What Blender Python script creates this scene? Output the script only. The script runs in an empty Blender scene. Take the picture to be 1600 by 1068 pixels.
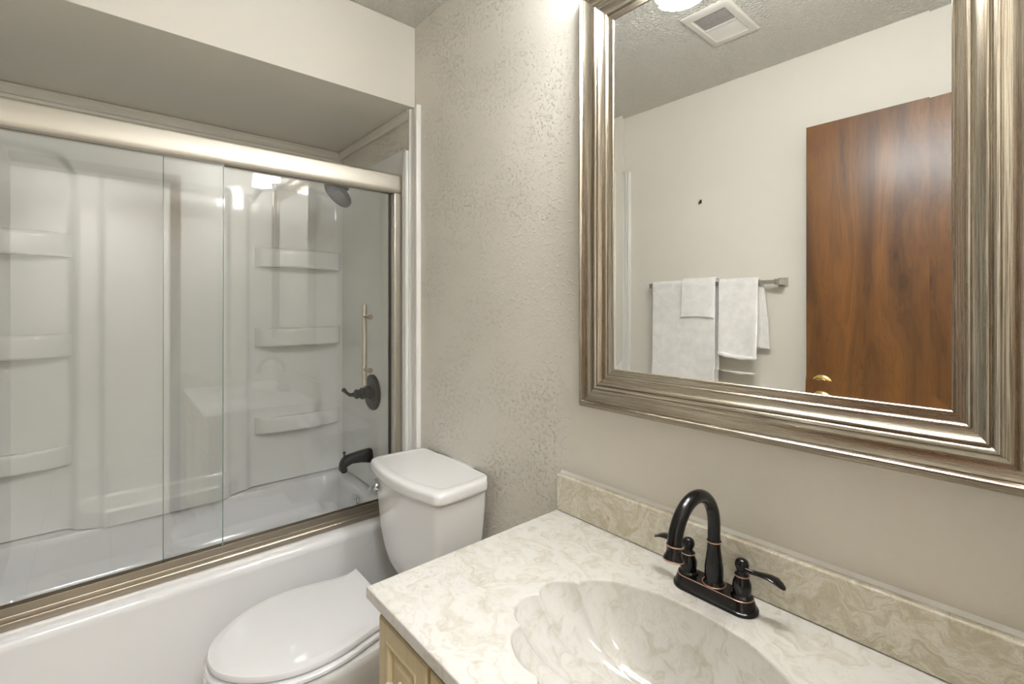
import bpy, bmesh, math, random
from mathutils import Vector, Matrix, noise as mnoise
PI = math.pi
random.seed(7)
S = bpy.context.scene
C = S.collection

# ------------------------------------------------------------------ camera
YAW = math.atan((1652 - 800) / 742.0)
cam_data = bpy.data.cameras.new('camera')
cam = bpy.data.objects.new('camera', cam_data)
C.objects.link(cam)
cam_data.sensor_fit = 'HORIZONTAL'
cam_data.sensor_width = 36.0
cam_data.lens = 742.0 / 1600 * 36.0
cam_data.shift_y = -(534 - 477.5) / 1600
cam_data.clip_start = 0.01
cam.location = (0, -0.95, 1.33)
cam.rotation_euler = (PI / 2, 0, YAW)
S.camera = cam

# ------------------------------------------------------------------ world, exposure, lights
world = bpy.data.worlds.new('world')
S.world = world
world.use_nodes = True
world.node_tree.nodes['Background'].inputs['Color'].default_value = (1.0, 0.97, 0.92, 1)
world.node_tree.nodes['Background'].inputs['Strength'].default_value = 0.3
S.view_settings.view_transform = 'Standard'
S.view_settings.look = 'None'
S.view_settings.gamma = 1.0
S.view_settings.use_curve_mapping = False
S.view_settings.exposure = 1.46
SHADE_STRENGTH = 20.0
HALL_POWER = 16.0
try:
    cy = S.cycles
    cy.max_bounces = 14; cy.diffuse_bounces = 7; cy.glossy_bounces = 8
    cy.transparent_max_bounces = 16; cy.transmission_bounces = 8
    cy.caustics_reflective = True; cy.caustics_refractive = False
    cy.blur_glossy = 0.6
    cy.sample_clamp_indirect = 4.0
    cy.use_denoising = True
except Exception:
    pass

def area_light(name, loc, rot, sx, sy, power, color=(0.985, 0.99, 1.0)):
    d = bpy.data.lights.new(name, 'AREA'); d.shape = 'RECTANGLE'
    d.size = sx; d.size_y = sy; d.energy = power; d.color = color
    o = bpy.data.objects.new(name, d); C.objects.link(o)
    o.location = loc; o.rotation_euler = rot
    return o
# unseen fill light added in the hallway to brighten the room through the doorway
area_light('hallway_fill_light', (0.85, -1.0, 2.40), (0, 0, 0), 0.5, 0.5, HALL_POWER)

# ------------------------------------------------------------------ dimensions
FRONT = -1.425         # wall with the towels
CEIL = 2.434
SOFFIT = 2.116
TUBW = -2.44           # wall behind the tub
SURF = -2.41           # face of the surround
RIGHT = 0.05           # wall with the doorway
GX_IN, GX_OUT = -1.802, -1.776

# ------------------------------------------------------------------ materials
def srgb(r, g, b):
    f = lambda c: ((c / 255) / 12.92) if c / 255 <= 0.04045 else (((c / 255) + 0.055) / 1.055) ** 2.4
    return (f(r), f(g), f(b), 1)

class NT:
    def __init__(s, name):
        s.m = bpy.data.materials.new(name); s.m.use_nodes = True
        s.t = s.m.node_tree; s.n = s.t.nodes
        s.b = s.n['Principled BSDF']
    def node(s, kind, **kw):
        n = s.n.new(kind)
        for k, v in kw.items():
            if k in n.inputs.keys(): n.inputs[k].default_value = v
            else: setattr(n, k, v)
        return n
    def link(s, a, b): s.t.links.new(a, b)
    def set(s, **kw):
        al = {'color': 'Base Color', 'rough': 'Roughness', 'metal': 'Metallic', 'spec': 'Specular IOR Level',
              'coat': 'Coat Weight', 'coat_rough': 'Coat Roughness', 'sheen': 'Sheen Weight'}
        for k, v in kw.items(): s.b.inputs[al[k]].default_value = v
        return s
    def coord(s, which='Object'):
        return s.node('ShaderNodeTexCoord').outputs[which]
    def mapping(s, vec, scale=(1, 1, 1), rot=(0, 0, 0), loc=(0, 0, 0)):
        n = s.node('ShaderNodeMapping'); s.link(vec, n.inputs['Vector'])
        n.inputs['Scale'].default_value = scale; n.inputs['Rotation'].default_value = rot
        n.inputs['Location'].default_value = loc
        return n.outputs['Vector']
    def noise(s, vec, scale, detail=4, rough=0.5, dist=0.0):
        n = s.node('ShaderNodeTexNoise'); s.link(vec, n.inputs['Vector'])
        n.inputs['Scale'].default_value = scale; n.inputs['Detail'].default_value = detail
        n.inputs['Roughness'].default_value = rough; n.inputs['Distortion'].default_value = dist
        return n
    def ramp(s, fac, stops, interp='LINEAR'):
        n = s.node('ShaderNodeValToRGB'); s.link(fac, n.inputs['Fac'])
        e = n.color_ramp.elements; n.color_ramp.interpolation = interp
        while len(e) < len(stops): e.new(0.5)
        for i, (p, c) in enumerate(stops):
            e[i].position = p; e[i].color = c if isinstance(c, tuple) else (c, c, c, 1)
        return n.outputs['Color']
    def math(s, op, a, b=None, clamp=False):
        n = s.node('ShaderNodeMath'); n.operation = op; n.use_clamp = clamp
        for i, v in enumerate((a, b)):
            if v is None: continue
            if hasattr(v, 'default_value'): s.link(v, n.inputs[i])
            else: n.inputs[i].default_value = v
        return n.outputs[0]
    def mix(s, fac, a, b, mode='MIX'):
        n = s.node('ShaderNodeMix'); n.data_type = 'RGBA'; n.blend_type = mode
        for sock, v in ((n.inputs[0], fac), (n.inputs[6], a), (n.inputs[7], b)):
            if hasattr(v, 'default_value'): s.link(v, sock)
            else: sock.default_value = v
        return n.outputs[2]
    def bump(s, height, strength=0.3, dist=0.002):
        n = s.node('ShaderNodeBump'); n.inputs['Strength'].default_value = strength
        n.inputs['Distance'].default_value = dist
        s.link(height, n.inputs['Height']); s.link(n.outputs['Normal'], s.b.inputs['Normal'])
        return n

def simple(name, color, rough=0.5, metal=0.0, spec=0.5, var=0.0, scale=20.0, **kw):
    t = NT(name).set(color=color, rough=rough, metal=metal, spec=spec, **kw)
    if var:
        nz = t.noise(t.coord(), scale, 3)
        lo = tuple(c * (1 - var) for c in color[:3]) + (1,)
        t.link(t.mix(nz.outputs['Fac'], lo, color), t.b.inputs['Base Color'])
    return t.m

PAINT = srgb(220, 216, 207)
def mk_paint(name, color, textured):
    t = NT(name).set(color=color, rough=0.5, spec=0.35)
    co = t.coord()
    fine = t.noise(co, 60, 3)
    if textured:
        # trowelled plaster: flattened splatters, thick by the toilet, sanded smooth over the vanity
        sp = t.noise(co, 84, 2, 0.55, 0.2)
        patch = t.ramp(t.noise(co, 4.5, 3, 0.6).outputs['Fac'], [(0.42, 0.0), (0.60, 1.0)])
        lumps = t.ramp(sp.outputs['Fac'], [(0.56, 0.0), (0.64, 1.0)])
        dots = t.ramp(t.noise(co, 170, 1, 0.5).outputs['Fac'], [(0.62, 0.0), (0.70, 1.0)])
        broad = t.noise(co, 22, 3, 0.6)
        h = t.math('MULTIPLY', t.math('ADD', lumps, t.math('MULTIPLY', dots, 0.6)), t.math('ADD', patch, 0.2))
        h = t.math('ADD', h, t.math('MULTIPLY', broad.outputs['Fac'], 0.55))
        sep = t.node('ShaderNodeSeparateXYZ'); t.link(co, sep.inputs[0])
        mr = t.node('ShaderNodeMapRange'); t.link(sep.outputs['X'], mr.inputs['Value'])
        mr.inputs['From Min'].default_value = -0.93; mr.inputs['From Max'].default_value = -0.80
        mr.inputs['To Min'].default_value = 1.0; mr.inputs['To Max'].default_value = 0.05
        h = t.math('MULTIPLY', h, mr.outputs['Result'])
        h = t.math('ADD', h, t.math('MULTIPLY', fine.outputs['Fac'], 0.08))
        t.bump(h, 1.0, 0.0030)
    else:
        t.bump(fine.outputs['Fac'], 0.12, 0.001)
    return t.m
M = {}
M['paint'] = mk_paint('greige_wall_paint', PAINT, False)
M['plaster'] = mk_paint('textured_greige_plaster', PAINT, True)

def mk_ceiling():
    t = NT('stippled_ceiling').set(color=srgb(214, 212, 204), rough=0.85, spec=0.2)
    co = t.coord()
    a = t.noise(co, 95, 2, 0.6, 0.4).outputs['Fac']
    h = t.ramp(a, [(0.40, 0.0), (0.66, 1.0)])
    t.bump(h, 1.0, 0.006)
    return t.m
M['ceiling'] = mk_ceiling()
M['trim'] = simple('white_trim_paint', srgb(230, 229, 225), 0.35)
M['caulk'] = simple('crown_strip_paint', srgb(214, 210, 199), 0.4)

def mk_floor():
    t = NT('pale_vinyl_floor').set(rough=0.35)
    co = t.coord()
    n = t.noise(t.mapping(co, (1, 1, 1)), 9, 5, 0.6, 0.6)
    col = t.ramp(n.outputs['Fac'], [(0.3, srgb(176, 170, 158)), (0.7, srgb(206, 202, 192))])
    br = t.node('ShaderNodeTexBrick'); t.link(co, br.inputs['Vector'])
    br.offset = 0.0
    br.inputs['Scale'].default_value = 1.0; br.inputs['Brick Width'].default_value = 0.3
    br.inputs['Row Height'].default_value = 0.3; br.inputs['Mortar Size'].default_value = 0.004
    t.link(col, br.inputs['Color1']); t.link(col, br.inputs['Color2'])
    br.inputs['Mortar'].default_value = srgb(140, 134, 122)
    t.link(br.outputs['Color'], t.b.inputs['Base Color'])
    return t.m
M['floor'] = mk_floor()

def mk_gloss(name, color, rough=0.06, coat=0.3):
    t = NT(name).set(color=color, rough=rough, spec=0.5, coat=coat, coat_rough=0.03)
    n = t.noise(t.coord(), 6.0, 2)
    t.bump(n.outputs['Fac'], 0.05, 0.004)
    return t.m
M['fiberglass'] = mk_gloss('white_fiberglass', srgb(226, 227, 224), 0.10, 0.2)
M['acrylic'] = mk_gloss('white_tub_acrylic', srgb(226, 226, 227), 0.12, 0.2)
M['porcelain'] = mk_gloss('white_porcelain', srgb(229, 229, 229), 0.05, 0.4)
M['seat_plastic'] = mk_gloss('white_seat_plastic', srgb(228, 228, 229), 0.04, 0.5)

def mk_marble():
    t = NT('cultured_marble').set(rough=0.16, spec=0.5, coat=0.15, coat_rough=0.06)
    co = t.coord()
    warp = t.noise(co, 7, 3, 0.55)
    off = t.node('ShaderNodeVectorMath', operation='SCALE'); t.link(warp.outputs['Color'], off.inputs[0])
    off.inputs['Scale'].default_value = 0.35
    add = t.node('ShaderNodeVectorMath', operation='ADD'); t.link(co, add.inputs[0]); t.link(off.outputs[0], add.inputs[1])
    st = t.mapping(add.outputs[0], (1.0, 2.2, 1.7), (0, 0, 0.5))
    a = t.noise(st, 11, 6, 0.62, 1.2).outputs['Fac']
    b = t.noise(st, 26, 4, 0.6, 2.0).outputs['Fac']
    base = t.ramp(a, [(0.30, srgb(184, 179, 165)), (0.42, srgb(198, 195, 187)), (0.52, srgb(207, 206, 201)), (0.74, srgb(210, 209, 206))])
    vein = t.ramp(b, [(0.44, 0.0), (0.475, 0.45), (0.50, 0.0)])
    vein = t.mix(t.ramp(t.noise(co, 6, 2).outputs['Fac'], [(0.48, 0.0), (0.62, 1.0)]), (0, 0, 0, 1), vein)
    col = t.mix(vein, base, srgb(168, 161, 144))
    t.link(col, t.b.inputs['Base Color'])
    return t.m
M['marble'] = mk_marble()

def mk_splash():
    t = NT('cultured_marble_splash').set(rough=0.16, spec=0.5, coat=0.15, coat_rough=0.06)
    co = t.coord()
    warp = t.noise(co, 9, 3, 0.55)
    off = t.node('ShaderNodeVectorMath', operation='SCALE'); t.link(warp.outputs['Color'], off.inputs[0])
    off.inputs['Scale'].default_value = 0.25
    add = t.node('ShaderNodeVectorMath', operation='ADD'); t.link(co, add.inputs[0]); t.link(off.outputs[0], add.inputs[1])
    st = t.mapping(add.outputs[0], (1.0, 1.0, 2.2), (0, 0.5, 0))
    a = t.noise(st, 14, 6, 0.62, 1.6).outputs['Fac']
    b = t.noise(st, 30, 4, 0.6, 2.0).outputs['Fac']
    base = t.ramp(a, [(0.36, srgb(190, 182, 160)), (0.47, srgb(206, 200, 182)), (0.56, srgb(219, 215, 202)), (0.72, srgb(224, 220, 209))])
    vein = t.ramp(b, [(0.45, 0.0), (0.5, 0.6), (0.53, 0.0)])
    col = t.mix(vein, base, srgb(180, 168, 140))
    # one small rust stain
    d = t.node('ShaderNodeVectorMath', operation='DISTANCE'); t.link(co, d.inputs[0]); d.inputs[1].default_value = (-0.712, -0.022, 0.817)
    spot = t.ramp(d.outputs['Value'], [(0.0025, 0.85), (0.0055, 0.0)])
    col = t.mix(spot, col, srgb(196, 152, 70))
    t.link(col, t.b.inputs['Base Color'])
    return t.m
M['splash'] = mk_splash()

def mk_nickel(name, color, rough, axis=1):
    t = NT(name).set(color=color, rough=rough, metal=1.0)
    sc = [260, 260, 260]; sc[axis] = 3
    n = t.noise(t.mapping(t.coord(), tuple(sc)), 1.0, 3)
    lo = tuple(c * 0.93 for c in color[:3]) + (1,)
    t.link(t.mix(n.outputs['Fac'], lo, color), t.b.inputs['Base Color'])
    t.bump(n.outputs['Fac'], 0.05, 0.0006)
    return t.m
M['nickel'] = mk_nickel('brushed_nickel', srgb(214, 209, 198), 0.48, 1)
M['nickel_v'] = mk_nickel('brushed_nickel_upright', srgb(214, 207, 196), 0.42, 2)
M['nickel_dark'] = mk_nickel('satin_nickel_track', srgb(176, 166, 152), 0.34, 1)
M['nickel_x'] = mk_nickel('satin_nickel_bar', srgb(206, 204, 198), 0.25, 0)
M['chrome'] = simple('polished_chrome', srgb(205, 206, 210), 0.08, 1.0, var=0.02)
M['brass'] = simple('polished_brass', srgb(228, 202, 130), 0.14, 1.0, var=0.05)
M['dark'] = simple('dark_gasket', srgb(40, 38, 34), 0.5, var=0.1)
M['black_matte'] = simple('matte_black_metal', srgb(30, 30, 31), 0.36, 0.4, 0.5, var=0.1)
M['head_face'] = simple('dark_grey_spray_face', srgb(74, 75, 78), 0.45, 0.2, 0.5, var=0.2, scale=160)
M['copper'] = simple('worn_copper_edge', srgb(206, 168, 146), 0.3, 1.0, var=0.15, scale=90)

def mk_bronze():
    t = NT('oil_rubbed_bronze').set(rough=0.2, metal=0.6, spec=0.7)
    co = t.coord()
    n = t.noise(co, 520, 2, 0.5).outputs['Fac']
    sp = t.ramp(n, [(0.735, 0.0), (0.77, 1.0)])
    col = t.mix(sp, srgb(30, 29, 30), srgb(170, 165, 160))
    t.link(col, t.b.inputs['Base Color'])
    return t.m
M['bronze'] = mk_bronze()

def mk_frame():
    t = NT('streaked_champagne_frame').set(metal=1.0, rough=0.3)
    uv = t.coord('UV')
    a = t.noise(t.mapping(uv, (6, 620, 1)), 1.0, 4, 0.65).outputs['Fac']
    b = t.noise(t.mapping(uv, (1.2, 70, 1)), 1.0, 3, 0.5).outputs['Fac']
    c1 = t.ramp(a, [(0.34, srgb(100, 89, 74)), (0.5, srgb(170, 161, 145)), (0.66, srgb(210, 204, 193))])
    c2 = t.ramp(b, [(0.35, srgb(142, 126, 106)), (0.62, srgb(206, 199, 186))])
    t.link(t.mix(0.35, c1, c2), t.b.inputs['Base Color'])
    t.link(t.ramp(a, [(0.3, 0.34), (0.7, 0.17)]), t.b.inputs['Roughness'])
    t.bump(a, 0.25, 0.0008)
    return t.m
M['frame'] = mk_frame()

def mk_mirror():
    t = NT('silvered_mirror').set(color=(0.93, 0.94, 0.93, 1), rough=0.0, metal=1.0)
    return t.m
M['mirror'] = mk_mirror()

def mk_glass():
    t = NT('clear_door_glass')
    t.n.remove(t.b)
    out = t.n['Material Output']
    lw = t.node('ShaderNodeLayerWeight'); lw.inputs['Blend'].default_value = 0.5
    p = t.math('POWER', lw.outputs['Facing'], 5.0)
    fac = t.math('ADD', t.math('MULTIPLY', p, 0.92), 0.066, True)
    tr = t.node('ShaderNodeBsdfTransparent'); tr.inputs['Color'].default_value = (0.986, 0.991, 0.992, 1)
    gl = t.node('ShaderNodeBsdfGlossy'); gl.inputs['Roughness'].default_value = 0.0
    mx = t.node('ShaderNodeMixShader')
    t.link(fac, mx.inputs[0]); t.link(tr.outputs[0], mx.inputs[1]); t.link(gl.outputs[0], mx.inputs[2])
    t.link(mx.outputs[0], out.inputs['Surface'])
    return t.m
M['glass'] = mk_glass()

def mk_wood():
    t = NT('stained_birch_veneer').set(rough=0.36, spec=0.5, coat=0.22, coat_rough=0.22)
    co = t.coord()
    st = t.mapping(co, (5.0, 1.0, 0.75))
    w = t.noise(st, 1.6, 4, 0.55, 0.9).outputs['Fac']
    rings = t.math('FRACT', t.math('MULTIPLY', w, 13.0))
    rr = t.ramp(rings, [(0.0, 0.25), (0.12, 0.75), (0.75, 1.0), (1.0, 0.3)])
    base = t.ramp(w, [(0.30, srgb(68, 41, 14)), (0.44, srgb(97, 61, 22)), (0.58, srgb(116, 74, 28)), (0.72, srgb(80, 49, 17))])
    col = t.mix(0.28, base, rr, 'MULTIPLY')
    gr = t.noise(t.mapping(co, (320, 60, 9)), 1.0, 3).outputs['Fac']
    col = t.mix(0.32, col, t.ramp(gr, [(0.3, 0.45), (0.62, 1.0)]), 'MULTIPLY')
    bl = t.noise(t.mapping(co, (3, 1, 1.4)), 2.2, 4, 0.6, 1.5).outputs['Fac']
    col = t.mix(t.ramp(bl, [(0.52, 0.0), (0.72, 0.5)]), col, srgb(82, 42, 14))
    # small mineral flecks
    fl = t.noise(t.mapping(co, (60, 20, 14)), 1.0, 2).outputs['Fac']
    col = t.mix(t.ramp(fl, [(0.72, 0.0), (0.80, 0.6)]), col, srgb(64, 32, 12))
    t.link(col, t.b.inputs['Base Color'])
    return t.m
M['wood'] = mk_wood()

def mk_cabinet():
    t = NT('cream_cabinet_paint').set(color=srgb(214, 199, 160), rough=0.38)
    n = t.noise(t.mapping(t.coord(), (90, 90, 3)), 1.0, 3).outputs['Fac']
    t.link(t.ramp(n, [(0.3, srgb(190, 174, 136)), (0.7, srgb(202, 187, 151))]), t.b.inputs['Base Color'])
    return t.m
M['cabinet'] = mk_cabinet()
M['knob'] = simple('white_ceramic_knob', srgb(228, 216, 206), 0.15, var=0.05)

def mk_towel():
    t = NT('white_terry_cloth').set(rough=0.95, spec=0.1, sheen=0.25)
    co = t.coord()
    n = t.noise(co, 420, 2, 0.7).outputs['Fac']
    big = t.noise(co, 26, 3, 0.6).outputs['Fac']
    t.link(t.ramp(big, [(0.3, srgb(226, 224, 222)), (0.7, srgb(240, 239, 238))]), t.b.inputs['Base Color'])
    h = t.math('ADD', n, t.math('MULTIPLY', big, 1.5))
    t.bump(h, 0.7, 0.0022)
    return t.m
M['towel'] = mk_towel()
M['band'] = simple('flat_woven_towel_band', srgb(236, 235, 233), 0.85, 0.0, 0.1, var=0.04, scale=300)

def mk_shade():
    t = NT('lit_opal_glass').set(color=(0.9, 0.88, 0.84, 1), rough=0.3)
    t.b.inputs['Emission Color'].default_value = (0.965, 0.98, 1.0, 1)
    t.b.inputs['Emission Strength'].default_value = SHADE_STRENGTH
    return t.m
M['shade'] = mk_shade()
M['vent'] = simple('off_white_vent_plastic', srgb(206, 203, 196), 0.5, var=0.04)
M['vent_dark'] = simple('vent_cavity', srgb(70, 69, 66), 0.8, var=0.1)
M['nail'] = simple('dark_steel', srgb(50, 46, 42), 0.4, 0.8, var=0.1)

# ------------------------------------------------------------------ helpers
def tag(o, label=None, cat=None, group=None, kind=None):
    if label: o['label'] = label
    if cat: o['category'] = cat
    if group: o['group'] = group
    if kind: o['kind'] = kind
    return o

def thing(name, label, cat, loc=(0, 0, 0), group=None):
    o = bpy.data.objects.new(name, None); C.objects.link(o)
    o.location = loc; o.empty_display_size = 0.1
    return tag(o, label, cat, group)

def obj(name, bm, mat, parent=None, smooth=True, angle=32, label=None):
    bmesh.ops.recalc_face_normals(bm, faces=bm.faces[:])
    me = bpy.data.meshes.new(name); bm.to_mesh(me); bm.free()
    me.materials.append(M[mat] if isinstance(mat, str) else mat)
    if smooth:
        me.polygons.foreach_set('use_smooth', [True] * len(me.polygons))
        me.set_sharp_from_angle(angle=math.radians(angle))
    o = bpy.data.objects.new(name, me); C.objects.link(o)
    if smooth:
        w = o.modifiers.new('weighted normals', 'WEIGHTED_NORMAL'); w.keep_sharp = True; w.weight = 90
    if parent:
        o.parent = parent
        if parent.parent is None:
            o.matrix_parent_inverse = Matrix.Translation(-parent.location)   # meshes are written in room coordinates
    if label: o['label'] = label
    return o

def struct(name, bm, mat, label=None, smooth=False, parent=None):
    o = obj(name, bm, mat, parent, smooth)
    if not parent: o['kind'] = 'structure'
    if label: o['label'] = label
    return o

def BM(): return bmesh.new()

def box(bm, x0, x1, y0, y1, z0, z1, bev=0.0, seg=2):
    vs = [bm.verts.new(p) for p in [(x0, y0, z0), (x1, y0, z0), (x1, y1, z0), (x0, y1, z0), (x0, y0, z1), (x1, y0, z1), (x1, y1, z1), (x0, y1, z1)]]
    fs = [bm.faces.new([vs[i] for i in f]) for f in [(3, 2, 1, 0), (4, 5, 6, 7), (0, 1, 5, 4), (1, 2, 6, 5), (2, 3, 7, 6), (3, 0, 4, 7)]]
    if bev > 0:
        es = list({e for f in fs for e in f.edges})
        bmesh.ops.bevel(bm, geom=es, offset=bev, segments=seg, profile=0.5, affect='EDGES', clamp_overlap=True)
    return bm

def B(*a, **k): return box(BM(), *a, **k)

def loft(bm, rings, caps=(True, True), closed=True):
    vr = [[bm.verts.new(p) for p in r] for r in rings]
    n = len(vr[0])
    for a, b in zip(vr[:-1], vr[1:]):
        for i in range(n if closed else n - 1):
            j = (i + 1) % n
            bm.faces.new((a[i], a[j], b[j], b[i]))
    if caps[0]: bm.faces.new(vr[0][::-1])
    if caps[1]: bm.faces.new(vr[-1])
    return vr

def frames(pts):
    pts = [Vector(p) for p in pts]
    out = []
    prev = None
    for i, p in enumerate(pts):
        t = (pts[min(i + 1, len(pts) - 1)] - pts[max(i - 1, 0)]).normalized()
        if prev is None:
            a = Vector((0, 0, 1)) if abs(t.z) < 0.9 else Vector((1, 0, 0))
            u = t.cross(a).normalized()
        else:
            u = (prev - t * prev.dot(t)).normalized()
        prev = u
        out.append((p, u, t.cross(u).normalized()))
    return out

def tube(bm, pts, r, seg=16, flat=None, caps=(True, True)):
    fr = frames(pts)
    rings = []
    for i, (p, u, v) in enumerate(fr):
        ri = r[i] if isinstance(r, (list, tuple)) else r
        rings.append([p + u * math.cos(2 * PI * k / seg) * ri + v * math.sin(2 * PI * k / seg) * ri * (flat[i] if flat else 1) for k in range(seg)])
    loft(bm, rings, caps)
    return bm

def lathe(bm, prof, origin=(0, 0, 0), axis=(0, 0, 1), seg=32, sx=1.0, caps=(True, True)):
    ax = Vector(axis).normalized()
    a = Vector((1, 0, 0)) if abs(ax.x) < 0.9 else Vector((0, 1, 0))
    u = (a - ax * a.dot(ax)).normalized(); v = ax.cross(u)
    o = Vector(origin)
    rings = [[o + ax * h + u * math.cos(2 * PI * k / seg) * r * sx + v * math.sin(2 * PI * k / seg) * r for k in range(seg)] for r, h in prof]
    loft(bm, rings, caps)
    return bm

def smooth01(a, b, x):
    t = max(0.0, min(1.0, (x - a) / (b - a)))
    return t * t * (3 - 2 * t)

def interp(tab, x):
    if x <= tab[0][0]: return tab[0][1]
    for (a, va), (b, vb) in zip(tab[:-1], tab[1:]):
        if x <= b:
            return va + (vb - va) * (x - a) / (b - a)
    return tab[-1][1]

def extrude_profile(bm, prof, p0, p1, U, V):
    """closed 2-D profile (u, v) swept straight from p0 to p1"""
    U = Vector(U); V = Vector(V)
    rings = [[Vector(p) + U * a + V * b for a, b in prof] for p in (p0, p1)]
    loft(bm, rings)
    return bm

# ------------------------------------------------------------------ the room
HALLX = 1.45
struct('floor', B(TUBW - 0.1, HALLX + 0.1, -2.1, 0.1, -0.05, 0.0), 'floor')
struct('ceiling', B(TUBW - 0.1, HALLX + 0.1, -2.1, 0.1, CEIL, CEIL + 0.06), 'ceiling')
struct('wall_back', B(TUBW - 0.1, RIGHT + 0.12, 0.0, 0.1, 0.0, CEIL), 'plaster')
struct('wall_front', B(TUBW - 0.1, RIGHT + 0.12, FRONT - 0.1, FRONT, 0.0, CEIL), 'paint')
struct('wall_left', B(TUBW - 0.1, TUBW, FRONT, 0.0, 0.0, CEIL), 'paint')
DY0, DY1, DTOP = -1.335, -0.615, 2.06        # doorway in the right wall
bm = BM()
box(bm, RIGHT, RIGHT + 0.12, DY1, 0.0, 0.0, CEIL)
box(bm, RIGHT, RIGHT + 0.12, FRONT, DY0, 0.0, CEIL)
box(bm, RIGHT, RIGHT + 0.12, DY0, DY1, DTOP, CEIL)
struct('wall_right', bm, 'paint')
# boxed-in soffit over the tub
struct('wall_soffit', B(TUBW, -1.678, FRONT, 0.0, SOFFIT, CEIL, bev=0.003), 'paint', smooth=True)
# hallway seen only through the doorway
bm = BM()
box(bm, HALLX, HALLX + 0.1, -2.0, 0.1, 0.0, CEIL)
struct('wall_hallway_far', bm, 'paint')
struct('wall_hallway_side', B(RIGHT + 0.12, HALLX, 0.0, 0.1, 0.0, CEIL), 'paint')
struct('wall_hallway_end', B(RIGHT + 0.12, HALLX, -2.1, -2.0, 0.0, CEIL), 'paint')

# door casing on the bathroom side
bm = BM()
box(bm, RIGHT - 0.014, RIGHT, DY1, DY1 + 0.055, 0.0, DTOP + 0.055, 0.003)
struct('trim_5', bm, 'wood', 'brown wood casing beside the doorway', smooth=True)
bm = BM()
box(bm, RIGHT - 0.014, RIGHT, DY0 + 0.03, DY1, DTOP, DTOP + 0.055, 0.003)
struct('trim_6', bm, 'wood', 'brown wood casing over the doorway', smooth=True)

# moulded white strips where the surround meets the two end walls
def corner_trim(name, y, s, label):
    # profile along x, thickness towards the room
    p = [(-1.700, 0.0), (-1.700, 0.013), (-1.698, 0.016), (-1.694, 0.016), (-1.692, 0.010), (-1.689, 0.008),
         (-1.676, 0.008), (-1.664, 0.012), (-1.660, 0.013), (-1.658, 0.009), (-1.655, 0.009), (-1.653, 0.013), (-1.650, 0.014),
         (-1.648, 0.010), (-1.646, 0.010), (-1.644, 0.016), (-1.639, 0.019), (-1.634, 0.017), (-1.632, 0.010), (-1.632, 0.0)]
    bm = BM()
    extrude_profile(bm, p, (0, y, 0.0), (0, y, SOFFIT - 0.003), (1, 0, 0), (0, s, 0))
    struct(name, bm, 'trim', label, smooth=True)
corner_trim('trim_1', -0.0005, -1, 'white moulded strip between the toilet wall and the shower')
corner_trim('trim_2', FRONT + 0.0005, 1, 'white moulded strip between the towel wall and the shower')
# crown strips under the soffit
bm = BM()
extrude_profile(bm, [(0, 0), (0.012, 0), (0.020, 0.010), (0.020, 0.022), (0.024, 0.026), (0.024, 0.034), (0, 0.034)], (SURF - 0.029, FRONT + 0.001, SOFFIT - 0.036), (SURF - 0.029, -0.001, SOFFIT - 0.036), (1, 0, 0), (0, 0, 1))
struct('trim_3', bm, 'caulk', 'narrow moulding under the soffit along the tub wall', smooth=True)
bm = BM()
extrude_profile(bm, [(0, 0), (0.010, 0), (0.016, 0.010), (0.016, 0.022), (0.020, 0.026), (0.020, 0.034), (0, 0.034)], (SURF - 0.003, -0.0005, SOFFIT - 0.036), (-1.706, -0.0005, SOFFIT - 0.036), (0, -1, 0), (0, 0, 1))
struct('trim_4', bm, 'caulk', 'narrow moulding under the soffit at the shower end wall', smooth=True)
struct('baseboard_front', B(-1.62, -0.02, FRONT + 0.0005, FRONT + 0.013, 0.0, 0.08, 0.003), 'trim', smooth=True)
struct('baseboard_back', B(-1.62, -0.90, -0.013, -0.0005, 0.0, 0.08, 0.003), 'trim', smooth=True)

# ------------------------------------------------------------------ bathtub
def rrect(x0, x1, y0, y1, r, z, n=8):
    pts = []
    for cx, cy, a0 in ((x1 - r, y1 - r, 0), (x0 + r, y1 - r, PI / 2), (x0 + r, y0 + r, PI), (x1 - r, y0 + r, 3 * PI / 2)):
        for k in range(n + 1):
            a = a0 + PI / 2 * k / n
            pts.append(Vector((cx + r * math.cos(a), cy + r * math.sin(a), z)))
    return pts

tub = thing('bathtub', 'white bathtub with a plain apron behind the toilet', 'bathtub', (-2.05, -0.71, 0))
Y0, Y1 = FRONT + 0.003, -0.003
rings = []
XA = -1.707
for ins, z in ((0.012, 0.0), (0.012, 0.03), (0.004, 0.10), (0.002, 0.44), (0.0, 0.470), (0.002, 0.484), (0.008, 0.495), (0.018, 0.501), (0.034, 0.502)):
    rings.append(rrect(-2.437, XA - ins, Y0 + 0.0, Y1 - 0.0, 0.006, z))
# inner side of the rim down into the basin
def basin_ring(dx0, dx1, dy0, dy1, r, z): return rrect(-2.405 + dx0, -1.80 - dx1, Y0 + dy0, Y1 - dy1, r, z)
rings += [basin_ring(0.045, 0.0, 0.055, 0.055, 0.06, 0.503), basin_ring(0.052, 0.008, 0.064, 0.064, 0.06, 0.497),
          basin_ring(0.060, 0.016, 0.076, 0.074, 0.07, 0.470), basin_ring(0.070, 0.024, 0.110, 0.086, 0.08, 0.385),
          basin_ring(0.105, 0.040, 0.150, 0.098, 0.09, 0.362), basin_ring(0.120, 0.052, 0.185, 0.110, 0.10, 0.320),
          basin_ring(0.145, 0.085, 0.290, 0.145, 0.10, 0.150), basin_ring(0.190, 0.130, 0.360, 0.200, 0.09, 0.112), basin_ring(0.23, 0.17, 0.42, 0.26, 0.07, 0.106)]
bm = BM(); loft(bm, rings)
obj('basin', bm, 'acrylic', tub, angle=40)
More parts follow.
